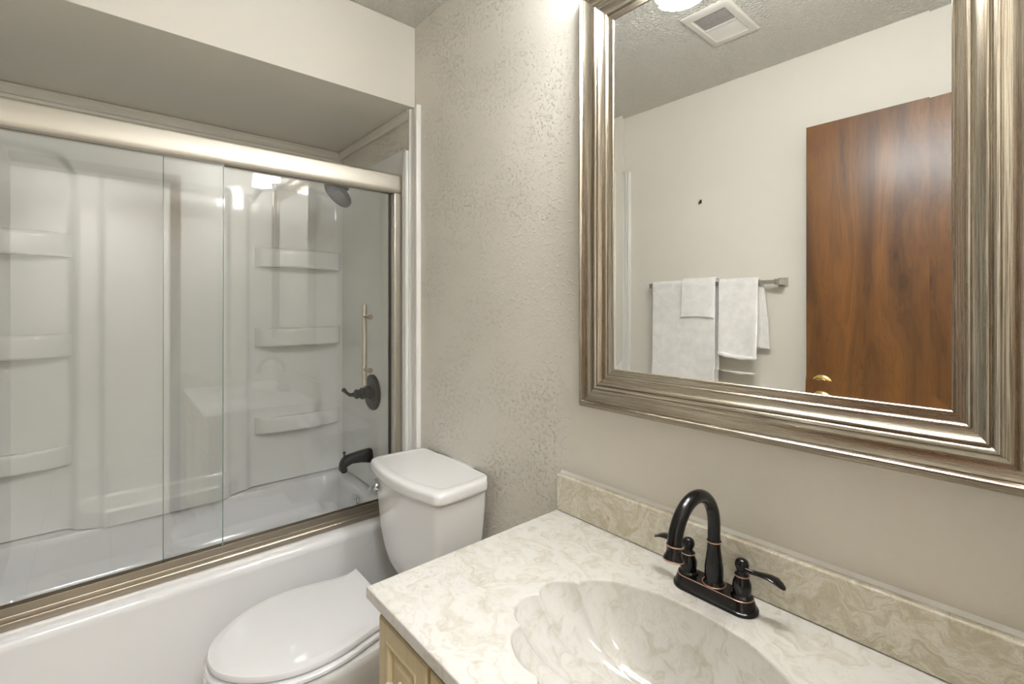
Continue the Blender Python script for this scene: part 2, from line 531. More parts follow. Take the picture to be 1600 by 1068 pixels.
# overflow plate on the faucet end of the basin
bm = BM()
n = Vector((0, -1, 0.18)).normalized()
lathe(bm, [(0.0005, 0.0), (0.036, 0.0), (0.036, 0.004), (0.033, 0.007), (0.012, 0.009), (0.0005, 0.009)], (-2.062, -0.0865, 0.452), n, 28)
for dz in (-0.017, 0.017):
    lathe(bm, [(0.0005, 0), (0.004, 0), (0.004, 0.003), (0.0005, 0.003)], Vector((-2.062, -0.0865, 0.452)) + n * 0.008 + Vector((0, 0, dz)), n, 10)
obj('overflow_plate', bm, 'chrome', tub, label='round chrome overflow plate')

# ------------------------------------------------------------------ tub surround
sur = thing('tub_surround', 'glossy white shower surround with moulded shelves above the bathtub', 'shower surround', (-2.42, -0.71, 0.51))
STOP = 1.965
def arch(y, yc, hw):     # top edge of a shelf column
    t = min(1.0, abs(y - yc) / hw)
    return 1.90 - 0.03 * t * t - 0.10 * max(0, t - 0.75) ** 2 * 16 * 0.5
def sur_x(y, z):
    x = SURF
    # middle panel stands proud; the two shelf columns are hollowed
    mid = smooth01(-1.035, -1.005, y) * (1 - smooth01(-0.455, -0.425, y))
    col = 1 - mid
    yc, hw = (-0.215, 0.205) if y > -0.7 else (-1.22, 0.20)
    top = smooth01(arch(y, yc, hw) - 0.02, arch(y, yc, hw) + 0.012, z)
    x += 0.022 * max(mid, top)
    x += 0.012 * smooth01(-0.95, -0.93, y) * (1 - smooth01(-0.53, -0.51, y)) * (1 - smooth01(1.80, 1.84, z))
    # low ledge along the bottom of the middle panel
    led = smooth01(-1.06, -0.93, y) * (1 - smooth01(-0.57, -0.46, y))
    x += 0.050 * led * (1 - smooth01(0.560, 0.612, z))
    # cove into the end walls
    for ye, sgn in ((-0.014, 1), (FRONT + 0.014, -1)):
        d = abs(y - ye)
        if d < 0.03: x += (0.03 - d) ** 2 / 0.03 * 0.8
    return x
bm = BM()
NY, NZ = 210, 170
ys = [FRONT + 0.014 + (-0.014 - FRONT - 0.014) * i / NY for i in range(NY + 1)]
zs = [0.506 + (STOP - 0.506) * j / NZ for j in range(NZ + 1)]
g = [[bm.verts.new((sur_x(y, z), y, z)) for z in zs] for y in ys]
for i in range(NY):
    for j in range(NZ):
        bm.faces.new((g[i][j], g[i + 1][j], g[i + 1][j + 1], g[i][j + 1]))
# return to the wall so the sheet has thickness
bk = {}
for i in range(NY + 1):
    for j in (0, NZ): bk[i, j] = bm.verts.new((TUBW + 0.001, ys[i], zs[j]))
for i in range(NY):
    for j in (0, NZ): bm.faces.new((g[i][j], bk[i, j], bk[i + 1, j], g[i + 1][j]))
obj('back_panel', bm, 'fiberglass', sur, angle=50)
for nm, ya, yb, s in (('side_panel', -0.0015, -0.014, -1), ('side_panel', FRONT + 0.0015, FRONT + 0.014, 1)):
    bm = BM()
    y0, y1 = min(ya, yb), max(ya, yb)
    box(bm, SURF + 0.002, -1.737, y0, y1, 0.506, STOP, 0.003)
    # rounded white flange at the open edge
    f0, f1 = (min(ya, ya + s * 0.026), max(ya, ya + s * 0.026))
    box(bm, -1.736, -1.7015, f0, f1, 0.504, STOP - 0.012, 0.008, 4)
    obj('side_panel', bm, 'fiberglass', sur)
def shelf(yc, hw, ztop, h, depth):
    bm = BM(); rings = []
    N = 28
    for dz, k in ((-h, 0.88), (-h + 0.003, 0.94), (-h + 0.010, 0.98), (-0.016, 1.0), (-0.006, 0.985), (0.0, 0.93), (0.0025, 0.86), (-0.006, 0.60)):
        r = []
        for i in range(N + 1):
            t = -1 + 2 * i / N
            d = depth * k * (1 - abs(t) ** 2.6) ** 0.6 if abs(t) < 1 else 0
            r.append(Vector((SURF + 0.0005 + d, yc + t * hw, ztop + dz)))
        r += [Vector((SURF - 0.006, yc + hw, ztop + dz)), Vector((SURF - 0.006, yc - hw, ztop + dz))]
        rings.append(r)
    loft(bm, rings)
    obj('shelf', bm, 'fiberglass', sur, angle=60)
for yc, hw in ((-0.215, 0.197), (-1.215, 0.195)):
    shelf(yc, hw, 1.592, 0.084, 0.080)
    shelf(yc, hw, 1.226, 0.082, 0.085)
    shelf(yc, hw, 0.815, 0.070, 0.060)

# ------------------------------------------------------------------ sliding shower door
sd = thing('shower_door', 'sliding clear glass shower door in a brushed nickel frame on the tub rim', 'shower door', (-1.785, -0.71, 0.5))
ya, yb = FRONT + 0.016, -0.0165
bm = BM()
extrude_profile(bm, [(-1.822, 1.800), (-1.814, 1.790), (-1.812, 1.802), (-1.784, 1.802), (-1.782, 1.788), (-1.770, 1.788), (-1.763, 1.793), (-1.7605, 1.806), (-1.7600, 1.822), (-1.7605, 1.838), (-1.763, 1.856), (-1.768, 1.864), (-1.776, 1.867), (-1.816, 1.867), (-1.822, 1.860)], (0, ya, 0), (0, yb, 0), (1, 0, 0), (0, 0, 1))
obj('header_rail', bm, 'nickel', sd, angle=50)
bm = BM()
box(bm, -1.811, -1.785, ya + 0.002, yb - 0.002, 1.7935, 1.8015)
obj('header_channel', bm, 'dark', sd)
bm = BM()
extrude_profile(bm, [(-1.818, 0.504), (-1.818, 0.545), (-1.812, 0.547), (-1.810, 0.534), (-1.795, 0.532), (-1.793, 0.536), (-1.764, 0.534), (-1.762, 0.530), (-1.762, 0.523), (-1.7575, 0.5215), (-1.7555, 0.519), (-1.7545, 0.504)], (0, ya, 0), (0, yb, 0), (1, 0, 0), (0, 0, 1))
obj('bottom_track', bm, 'nickel_dark', sd, angle=30)
bm = BM()
box(bm, -1.770, -1.7645, ya, yb - 0.030, 0.5345, 0.5555, 0.0015)
obj('track_rail', bm, 'nickel_dark', sd)
for y0, y1 in ((-0.047, -0.0165), (FRONT + 0.0165, FRONT + 0.047)):
    bm = BM(); box(bm, -1.816, -1.760, y0, y1, 0.547, 1.787, 0.004)
    j = obj('jamb', bm, 'nickel_v', sd)
    yg = y0 - 0.004 if y0 > -0.7 else y1
    bm = BM(); box(bm, -1.808, -1.794, yg, yg + 0.004, 0.548, 1.787)
    obj('gasket', bm, 'dark', j)
TILT = math.radians(0.4)
def glass_panel(xc, y0, y1, z0, z1):
    bm = BM(); box(bm, xc - 0.003, xc + 0.003, y0, y1, z0, z1)
    zc = (z0 + z1) / 2
    for v in bm.verts: v.co.x += (v.co.z - zc) * math.tan(TILT)
    return obj('glass_panel', bm, 'glass', sd, smooth=False)
pin = glass_panel(-1.8025, -0.800, -0.052, 0.538, 1.7925)
pout = glass_panel(-1.7785, FRONT + 0.05, -0.645, 0.538, 1.7925)
# polished green-grey edges of the two panes
t = NT('polished_glass_edge').set(color=srgb(120, 140, 132), rough=0.2); M['glass_edge'] = t.m
for p, xc, ye in ((pin, -1.8025, -0.800), (pout, -1.7785, -0.645)):
    bm = BM(); box(bm, xc - 0.0029, xc + 0.0029, ye - 0.0012, ye + 0.0012, 0.538, 1.7925)
    zc = (0.538 + 1.7925) / 2
    for v in bm.verts: v.co.x += (v.co.z - zc) * math.tan(TILT)
    obj('glass_edge', bm, 'glass_edge', p)
# pull bar hung inside the right pane
HX, HY = -1.848, -0.137
bm = BM(); lathe(bm, [(0.0005, 0), (0.0105, 0), (0.0115, 0.001), (0.0115, 0.330), (0.0105, 0.331), (0.0005, 0.331)], (HX, HY, 1.005), (0, 0, 1), 24)
hb = obj('pull_bar', bm, 'nickel_v', pin)
for z in (1.073, 1.286):
    xg = -1.8025 + (z - 1.165) * math.tan(TILT)
    bm = BM(); tube(bm, [(HX + 0.009, HY, z), (xg - 0.003, HY, z)], 0.0065, 16)
    tube(bm, [(xg + 0.003, HY, z), (xg + 0.005, HY, z), (xg + 0.014, HY, z), (xg + 0.016, HY, z)], [0.010, 0.0105, 0.0105, 0.009], 20)
    obj('standoff', bm, 'nickel_dark', hb)

# ------------------------------------------------------------------ shower fittings
PX = -2.055
YF = -0.0145
t = thing('shower_sprayer', 'dark grey disc shower head under the nickel header rail', 'shower head', (PX, YF, 1.95))
bm = BM(); lathe(bm, [(0.0005, 0), (0.030, 0), (0.029, 0.004), (0.014, 0.012), (0.0005, 0.012)], (PX, YF, 1.885), (0, -1, 0), 28)
obj('wall_flange', bm, 'black_matte', t)
bm = BM(); tube(bm, [(PX, YF - 0.008, 1.885), (PX, -0.045, 1.888), (PX, -0.070, 1.888), (PX, -0.090, 1.883), (PX, -0.105, 1.874), (PX, -0.1135, 1.867)], 0.0095, 16)
obj('shower_arm', bm, 'black_matte', t)
d = Vector((0, -0.70, -0.714)).normalized()
base = Vector((PX, -0.1135, 1.868))
bm = BM(); lathe(bm, [(0.0005, 0), (0.011, 0), (0.013, 0.004), (0.013, 0.012), (0.011, 0.016), (0.0005, 0.016)], base, d, 20)
obj('swivel_nut', bm, 'chrome', t, label='small chrome swivel nut')
bm = BM(); lathe(bm, [(0.0005, 0.014), (0.010, 0.014), (0.016, 0.020), (0.016, 0.034), (0.024, 0.044), (0.050, 0.056), (0.064, 0.062), (0.068, 0.068), (0.068, 0.080), (0.065, 0.084), (0.062, 0.085)], base, d, 40, caps=(True, False))
lathe(bm, [(0.062, 0.085), (0.061, 0.083), (0.0005, 0.084)], base, d, 40, caps=(False, True))
hd = obj('spray_head', bm, 'head_face', t)
bm = BM()
u = Vector((1, 0, 0)); v = d.cross(u)
for rr, nn in ((0.014, 6), (0.028, 12), (0.042, 18), (0.054, 24)):
    for k in range(nn):
        a = 2 * PI * k / nn
        lathe(bm, [(0.0017, 0), (0.0014, 0.002), (0.0004, 0.0022)], base + d * 0.0838 + u * math.cos(a) * rr + v * math.sin(a) * rr, d, 6)
obj('spray_nozzles', bm, 'black_matte', hd)

t = thing('shower_valve', 'black lever valve on an oval black plate in the shower', 'shower valve', (PX + 0.02, YF, 0.942))
VX, VZ = PX + 0.022, 0.940
bm = BM(); lathe(bm, [(0.0005, 0), (0.081, 0), (0.081, 0.003), (0.078, 0.008), (0.066, 0.011), (0.062, 0.0095), (0.040, 0.012), (0.034, 0.016), (0.0005, 0.016)], (VX, YF, VZ), (0, -1, 0), 48)
pl = obj('escutcheon', bm, 'black_matte', t)
bm = BM(); lathe(bm, [(0.0005, 0.014), (0.030, 0.014), (0.030, 0.030), (0.024, 0.033), (0.021, 0.040), (0.026, 0.044), (0.026, 0.054), (0.020, 0.058), (0.018, 0.068), (0.021, 0.072), (0.021, 0.080), (0.014, 0.086), (0.0005, 0.088)], (VX, YF, VZ), (0, -1, 0), 32)
hh = obj('handle_hub', bm, 'black_matte', t)
bm = BM(); tube(bm, [(VX, -0.085, VZ), (VX - 0.006, -0.098, VZ - 0.002), (VX - 0.020, -0.112, VZ - 0.004), (VX - 0.044, -0.118, VZ + 0.004), (VX - 0.062, -0.118, VZ + 0.010), (VX - 0.074, -0.118, VZ + 0.011), (VX - 0.080, -0.118, VZ + 0.011)], [0.012, 0.010, 0.008, 0.007, 0.009, 0.0105, 0.006], 16)
obj('lever', bm, 'black_matte', hh)

t = thing('tub_spout', 'black tub spout with a diverter knob over the bathtub', 'tub spout', (PX, YF, 0.645))
SZ = 0.650
rings = []
for y, zt, zb, hw in ((YF, 0.682, 0.618, 0.027), (YF - 0.010, 0.683, 0.619, 0.028), (-0.060, 0.681, 0.628, 0.025), (-0.105, 0.676, 0.632, 0.023), (-0.128, 0.672, 0.622, 0.023), (-0.143, 0.662, 0.608, 0.022), (-0.152, 0.648, 0.606, 0.019), (-0.156, 0.630, 0.608, 0.014)):
    zc, hz = (zt + zb) / 2, (zt - zb) / 2
    r = []
    for k in range(28):
        a = 2 * PI * k / 28
        ca, sa = math.cos(a), math.sin(a)
        r.append(Vector((PX + hw * math.copysign(abs(ca) ** 0.75, ca), y, zc + hz * math.copysign(abs(sa) ** 0.75, sa))))
    rings.append(r)
bm = BM(); loft(bm, rings)
sp = obj('spout_body', bm, 'black_matte', t, angle=50)
bm = BM(); lathe(bm, [(0.0005, 0.006), (0.014, 0.006), (0.015, 0.0), (0.013, -0.007), (0.010, -0.012), (0.0005, -0.012)], (PX, -0.138, 0.610), (0, 0, 1), 20)
obj('spout_mouth', bm, 'black_matte', sp)
bm = BM(); lathe(bm, [(0.0005, -0.004), (0.0035, -0.004), (0.0035, 0.012), (0.0065, 0.014), (0.0072, 0.018), (0.005, 0.022), (0.0005, 0.0225)], (PX, -0.136, 0.668), (0, 0, 1), 16)
obj('diverter_knob', bm, 'black_matte', t)

# ------------------------------------------------------------------ toilet
TX = -1.383
toi = thing('toilet', 'white two-piece toilet with a closed lid between the tub and the vanity', 'toilet', (TX, -0.40, 0))
def egg(hw, yf, yb, z, n=56, back=0.62, front=0.5, cx=TX, wide=0.46):
    """rounded elongated outline; yf is the front tip (most negative y)"""
    yc = yb + (yf - yb) * wide
    pts = []
    for k in range(n):
        a = 2 * PI * k / n
        ca, sa = math.cos(a), math.sin(a)
        if sa >= 0:
            x = hw * math.copysign(abs(ca) ** (2 * 0.36), ca); y = yc + (yb - yc) * abs(sa) ** (2 * 0.36)
        else:
            x = hw * math.copysign(abs(ca) ** 0.96, ca); y = yc + (yf - yc) * abs(sa) ** 1.0
        pts.append(Vector((cx + x, y, z)))
    return pts
bm = BM()
loft(bm, [egg(0.112, -0.600, -0.105, 0.0), egg(0.114, -0.602, -0.105, 0.02), egg(0.106, -0.585, -0.11, 0.05), egg(0.098, -0.560, -0.12, 0.12), egg(0.104, -0.570, -0.13, 0.18),
          egg(0.128, -0.610, -0.16, 0.25), egg(0.156, -0.675, -0.20, 0.31), egg(0.176, -0.728, -0.235, 0.355), egg(0.185, -0.752, -0.25, 0.383), egg(0.187, -0.757, -0.252, 0.397), egg(0.184, -0.754, -0.252, 0.405), egg(0.170, -0.742, -0.262, 0.4075)])
bowl = obj('bowl', bm, 'porcelain', toi, angle=50)
# trapway bulge on both sides of the pedestal
for s in (-1, 1):
    bm = BM()
    tube(bm, [(TX + s * 0.085, -0.52, 0.23), (TX + s * 0.100, -0.44, 0.20), (TX + s * 0.100, -0.36, 0.17), (TX + s * 0.098, -0.28, 0.20), (TX + s * 0.090, -0.21, 0.26), (TX + s * 0.075, -0.16, 0.28)], [0.02, 0.034, 0.04, 0.042, 0.04, 0.02], 16)
    obj('trapway', bm, 'porcelain', bowl)
# deck that carries the tank
def ring_rr(hw, yb, yf, z, bow=0.0, n=10, r=0.022, cx=TX, bside=0.0, hwf=None):
    """rounded rectangle with a bowed front"""
    hwf = hw if hwf is None else hwf
    pts = []
    yc = (yb + yf) / 2
    base = rrect(-1, 1, -1, 1, 0.001, 0)
    rx = r
    corners = ((1, 1), (-1, 1), (-1, -1), (1, -1))
    quad = []
    for sx, sy in corners:
        quad.append(Vector((cx + sx * (hw if sy > 0 else hwf), yb if sy > 0 else yf, z)))
    out = []
    for i in range(4):
        p0, p1, p2 = quad[i - 1], quad[i], quad[(i + 1) % 4]
        d0 = (p0 - p1).normalized(); d1 = (p2 - p1).normalized()
        a, b = p1 + d0 * rx, p1 + d1 * rx
        for k in range(n + 1):
            q = k / n
            out.append((a * (1 - q) ** 2 + p1 * 2 * q * (1 - q) + b * q * q))
        # points along the side
        nx = p2 + (p1 - p2).normalized() * rx
        for k in range(1, 12):
            out.append(b.lerp(nx, k / 12))
    for p in out:
        tx = (p.x - cx) / max(hw, hwf)
        w = max(0.0, min(1.0, (yb - p.y) / (yb - yf)))
        p.y -= bow * (1 - min(1, tx * tx)) * w ** 2
        ty = (p.y - yc) / ((yb - yf) / 2)
        p.x += math.copysign(bside * (1 - min(1, ty * ty)) * min(1, abs(tx)) ** 4, tx)
    return out
bm = BM()
loft(bm, [ring_rr(0.07, -0.05, -0.29, 0.30), ring_rr(0.085, -0.045, -0.29, 0.36), ring_rr(0.098, -0.04, -0.29, 0.388), ring_rr(0.100, -0.04, -0.29, 0.400), ring_rr(0.092, -0.045, -0.285, 0.410)])
obj('deck', bm, 'porcelain', bowl, angle=50)
# seat ring and lid
def lid_ring(k, z, grow=0.0):
    tab = [(0.295, .165), (0.305, .159), (0.33, .151), (0.36, .151), (0.39, .157), (0.42, .167), (0.47, .180), (0.52, .1835), (0.56, .1815), (0.60, .172), (0.64, .155), (0.675, .131), (0.705, .103), (0.725, .077), (0.738, .053), (0.745, .028), (0.747, 0.0)]
    right = [(w, -y) for y, w in tab]
    # densify
    pts = []
    for (w0, y0), (w1, y1) in zip(right[:-1], right[1:]):
        for q in range(3):
            pts.append((w0 + (w1 - w0) * q / 3, y0 + (y1 - y0) * q / 3))
    side = pts
    full = [(w, y) for w, y in side] + [(0.0, -0.747)] + [(-w, y) for w, y in side[::-1]]
    nb = 12
    back = [(-0.165 + 0.330 * i / nb, -0.295 - 0.003 * math.sin(PI * i / nb)) for i in range(1, nb)]
    full += back
    # smooth the outline, keep the two rear horns crisp
    P = [Vector((a, b, 0)) for a, b in full]
    n = len(P)
    horn = {0, len(side) * 2}
    for _ in range(4):
        P = [P[i] if i in horn else P[i] * 0.5 + (P[i - 1] + P[(i + 1) % n]) * 0.25 for i in range(n)]
    yc = -0.52
    return [Vector((TX + p.x * (k + grow / 0.18), yc + (p.y - yc) * (k + grow / 0.225), z)) for p in P]
bm = BM()
loft(bm, [lid_ring(0.975, 0.4335), lid_ring(0.995, 0.4345), lid_ring(1.0, 0.437), lid_ring(1.0, 0.444), lid_ring(0.990, 0.4485), lid_ring(0.970, 0.4498), lid_ring(0.90, 0.4508), lid_ring(0.885, 0.4516), lid_ring(0.55, 0.4520), lid_ring(0.1, 0.4522)])
obj('seat_lid', bm, 'seat_plastic', toi, angle=40)
bm = BM()
loft(bm, [lid_ring(0.975, 0.4120), lid_ring(1.0, 0.4135, 0.004), lid_ring(1.0, 0.417, 0.007), lid_ring(1.0, 0.424, 0.007), lid_ring(1.0, 0.4275, 0.004), lid_ring(0.975, 0.4290)])
obj('seat', bm, 'seat_plastic', toi, angle=40)
# tank
bm = BM()
loft(bm, [ring_rr(0.100, -0.05, -0.165, 0.4115, 0.012), ring_rr(0.122, -0.045, -0.180, 0.425, 0.014), ring_rr(0.147, -0.04, -0.190, 0.455, 0.017), ring_rr(0.172, -0.034, -0.196, 0.50, 0.02),
          ring_rr(0.188, -0.032, -0.200, 0.555, 0.022), ring_rr(0.199, -0.030, -0.203, 0.62, 0.024), ring_rr(0.206, -0.028, -0.206, 0.69, 0.026), ring_rr(0.210, -0.028, -0.209, 0.751, 0.027)])
obj('tank', bm, 'porcelain', toi, angle=50)
bm = BM()
lr = lambda g, z, r=0.02: ring_rr(0.208 + g, -0.024 - g * 0.2 + (0.004 if g < 0 else 0), -0.214 - g, z, 0.036, r=r, hwf=0.220 + g, bside=0.006)
loft(bm, [lr(0.000, 0.7525), lr(0.004, 0.755), lr(0.006, 0.762), lr(0.006, 0.778), lr(0.003, 0.786), lr(-0.004, 0.7905), lr(-0.018, 0.7915), lr(-0.025, 0.7900), lr(-0.030, 0.7895), lr(-0.10, 0.7895, 0.015)])
obj('tank_lid', bm, 'porcelain', toi, angle=50)
bm = BM()
lathe(bm, [(0.0005, 0), (0.021, 0), (0.022, 0.004), (0.020, 0.012), (0.013, 0.018), (0.0005, 0.020)], (-1.550, -0.2185, 0.708), (-0.25, -1, 0), 28)
lv = obj('flush_lever', bm, 'chrome', toi, label='small round chrome flush lever')
bm = BM(); tube(bm, [(-1.552, -0.232, 0.706), (-1.562, -0.238, 0.700), (-1.574, -0.237, 0.693), (-1.582, -0.235, 0.689)], [0.006, 0.006, 0.006, 0.004], 12, flat=[1, 1, 0.7, 0.6])
obj('lever_tip', bm, 'chrome', lv)

# ------------------------------------------------------------------ vanity cabinet
cab = thing('vanity_cabinet', 'cream painted vanity cabinet under the marble counter', 'cabinet', (-0.42, -0.28, 0))
CL, CR, CF = -0.868, 0.036, -0.526
bm = BM()
box(bm, CL, CR, CF, CF + 0.018, 0.09, 0.7605, 0.002)
box(bm, CL, CL + 0.016, CF + 0.018, -0.002, 0.09, 0.7605)
box(bm, CR - 0.016, CR, CF + 0.018, -0.002, 0.09, 0.7605)
box(bm, CL + 0.016, CR - 0.016, CF + 0.018, -0.002, 0.09, 0.106)
box(bm, CL + 0.016, CR - 0.016, -0.010, -0.002, 0.106, 0.7605)
box(bm, CL, CR, CF + 0.07, -0.002, 0.0, 0.0895)
obj('carcass', bm, 'cabinet', cab)
def cab_front(name, x0, x1, z0, z1, knob_x, knob_z):
    bm = BM()
    yb, yf = CF - 0.0005, CF - 0.0185
    fw = 0.042
    # raised-panel front: outer slab ring, sunken bead, raised field
    def rg(i, y): return [Vector((x0 + i, y, z0 + i)), Vector((x1 - i, y, z0 + i)), Vector((x1 - i, y, z1 - i)), Vector((x0 + i, y, z1 - i))]
    loft(bm, [rg(0, yb), rg(0, yf + 0.003), rg(0.003, yf), rg(fw - 0.010, yf), rg(fw - 0.008, yf - 0.002), rg(fw - 0.003, yf - 0.001), rg(fw, yf + 0.007), rg(fw + 0.004, yf + 0.008), rg(fw + 0.018, yf + 0.003), rg(fw + 0.020, yf + 0.002)])
    o = obj(name, bm, 'cabinet', cab, angle=20)
    bm = BM()
    lathe(bm, [(0.0005, 0), (0.008, 0), (0.006, 0.006), (0.006, 0.011), (0.015, 0.016), (0.0175, 0.021), (0.015, 0.027), (0.008, 0.030), (0.0005, 0.031)], (knob_x, yf + 0.001, knob_z), (0, -1, 0), 28)
    obj('knob', bm, 'knob', o, label='white ceramic knob')
    return o
cab_front('drawer', -0.855, -0.681, 0.575, 0.737, -0.768, 0.652)
cab_front('drawer', -0.855, -0.681, 0.345, 0.565, -0.768, 0.455)
cab_front('drawer', -0.855, -0.681, 0.115, 0.335, -0.768, 0.225)
cab_front('door', -0.670, -0.325, 0.115, 0.737, -0.360, 0.652)
cab_front('door', -0.315, 0.025, 0.115, 0.737, -0.280, 0.652)

# ------------------------------------------------------------------ counter with moulded shell sink
top = thing('vanity_counter', 'cream marble vanity counter with a moulded shell-shaped sink', 'counter', (-0.42, -0.28, 0.76))
TZ = 0.783
X0, X1, YB, YFR = -0.885, 0.036, -0.0015, -0.556
SC = Vector((-0.425, -0.313)); SA, SB = 0.240, 0.172
DR = Vector((-0.437, -0.225)); DEPTH = 0.128
cusps = [math.radians(a) for a in (151, 182, 215, 249)]
cusps += [PI - a for a in cusps]
def rimpt(th, k=1.0):
    c = 0.0
    for q in cusps:
        d = (th - q + PI) % (2 * PI) - PI
        c += max(0.0, 1 - abs(d) / math.radians(14)) ** 2.2
    # lobes only over the two ends, smooth along the back
    r = 1 - 0.085 * c * k
    lob = 0.0
    return Vector((SC.x + SA * r * math.cos(th), SC.y + SB * r * math.sin(th)))
NT_ = 288
ths = [2 * PI * i / NT_ for i in range(NT_)]
def basin_z(rho): return -DEPTH * (1 - rho ** 2.7) ** 0.82
bm = BM(); rings = []
rhos = [0.10, 0.16, 0.24, 0.32, 0.40, 0.48, 0.56, 0.63, 0.70, 0.76, 0.81, 0.85, 0.89, 0.92, 0.945, 0.965, 0.98, 0.99, 0.996]
for rho in rhos:
    r = []
    for th in ths:
        p = rimpt(th, min(1.0, rho ** 1.5 + 0.0))
        q = DR + (p - DR) * rho
        r.append(Vector((q.x, q.y, TZ + basin_z(rho) - 0.0045)))
    rings.append(r)
for g_, dz in ((1.0, -0.0034), (1.0045, -0.0013), (1.012, -0.0002)):
    rings.append([Vector(((SC + (rimpt(th) - SC) * g_).x, (SC + (rimpt(th) - SC) * g_).y, TZ + dz)) for th in ths])
loft(bm, rings, (True, False))
obj('sink_basin', bm, 'marble', top, angle=80)
# flat counter around the basin
corners = [(X1, YB), (X0, YB), (X0, YFR), (X1, YFR)]
def border(th, ins):
    x0, x1, y0, y1 = X0 + ins, X1 - ins, YFR + ins, YB - ins
    dx, dy = math.cos(th) * SA, math.sin(th) * SB
    t = min(((x1 - SC.x) / dx if dx > 1e-9 else (x0 - SC.x) / dx if dx < -1e-9 else 1e9), ((y1 - SC.y) / dy if dy > 1e-9 else (y0 - SC.y) / dy if dy < -1e-9 else 1e9))
    return Vector((SC.x + dx * t, SC.y + dy * t))
angs = sorted(ths + [math.atan2((y - SC.y) / SB, (x - SC.x) / SA) % (2 * PI) for x, y in corners])
inner = [SC + (rimpt(th) - SC) * 1.012 for th in angs]
rings = [[Vector((p.x, p.y, TZ - 0.0002)) for p in inner]]
rings.append([Vector((SC.x + (p.x - SC.x) * 1.02, SC.y + (p.y - SC.y) * 1.02, TZ)) for p in inner])
for ins, dz in ((0.003, 0.0), (0.0012, -0.0004), (0.0004, -0.0012), (0.0, -0.003), (0.0, -0.0215)):
    rings.append([Vector((*border(th, ins), TZ + dz)) for th in angs])
rings.append([Vector((*border(th, 0.004), TZ - 0.0220)) for th in angs])
bm = BM(); loft(bm, rings, (False, False))
obj('countertop', bm, 'marble', top, angle=50)
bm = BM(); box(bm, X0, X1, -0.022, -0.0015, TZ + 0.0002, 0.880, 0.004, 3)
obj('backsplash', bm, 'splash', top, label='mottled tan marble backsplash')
bm = BM(); extrude_profile(bm, [(0, 0), (-0.007, 0.0), (-0.004, 0.002), (-0.002, 0.004), (0, 0.006)], (X0 + 0.001, -0.0005, 0.8802), (X1 - 0.001, -0.0005, 0.8802), (0, 1, 0), (0, 0, 1))
obj('caulk_bead', bm, 'trim', top, label='white caulk line')
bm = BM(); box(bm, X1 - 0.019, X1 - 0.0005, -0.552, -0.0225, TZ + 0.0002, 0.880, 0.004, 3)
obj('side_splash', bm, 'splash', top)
zd = TZ + basin_z(0.10) - 0.0045
bm = BM(); lathe(bm, [(0.0005, -0.004), (0.032, -0.004), (0.033, 0.001), (0.031, 0.004), (0.026, 0.0045), (0.0245, 0.002), (0.0005, 0.002)], (DR.x, DR.y, zd), (0, 0, 1), 36)
dr = obj('drain', bm, 'bronze', top, label='dark bronze drain')
bm = BM(); lathe(bm, [(0.0005, 0.004), (0.008, 0.004), (0.008, 0.012), (0.023, 0.013), (0.0235, 0.016), (0.018, 0.020), (0.0005, 0.0215)], (DR.x, DR.y, zd), (0, 0, 1), 32)
obj('stopper', bm, 'bronze', dr)

# ------------------------------------------------------------------ faucet
fa = thing('faucet', 'oil-rubbed bronze two-handle faucet behind the sink', 'faucet', (-0.425, -0.075, TZ))
FX, FY, FZ = -0.425, -0.075, TZ + 0.0004
def stadium(L, w, z, n=14):
    pts = []
    for sx, a0 in ((1, -PI / 2), (-1, PI / 2)):
        for k in range(n + 1):
            a = a0 + PI * k / n
            pts.append(Vector((FX + sx * (L - w) + w * math.cos(a), FY + w * math.sin(a), z)))
    return pts
bm = BM()
loft(bm, [stadium(0.0790, 0.0285, FZ), stadium(0.0795, 0.029, FZ + 0.003), stadium(0.0785, 0.028, FZ + 0.0055), stadium(0.0765, 0.0262, FZ + 0.0065), stadium(0.0745, 0.0245, FZ + 0.013), stadium(0.0715, 0.022, FZ + 0.021), stadium(0.0705, 0.021, FZ + 0.0235), stadium(0.0685, 0.019, FZ + 0.0245)])
bp = obj('base_plate', bm, 'bronze', fa, angle=35)
def ring_loop(pts, r):
    bm = BM(); n = len(pts)
    rr = []
    for i, p in enumerate(pts):
        t = (pts[(i + 1) % n] - pts[i - 1]).normalized(); u = t.cross(Vector((0, 0, 1))).normalized(); v = u.cross(t)
        rr.append([p + u * r * math.cos(2 * PI * k / 8) + v * r * math.sin(2 * PI * k / 8) for k in range(8)])
    rr.append(rr[0])
    vr = [[bm.verts.new(q) for q in r_] for r_ in rr[:-1]]
    for i in range(n):
        for k in range(8):
            bm.faces.new((vr[i][k], vr[i][(k + 1) % 8], vr[(i + 1) % n][(k + 1) % 8], vr[(i + 1) % n][k]))
    return bm
obj('accent_ring', ring_loop(stadium(0.0707, 0.0212, FZ + 0.0235, 20), 0.0009), 'copper', bp, label='copper edge line')
TOPB = FZ + 0.0245
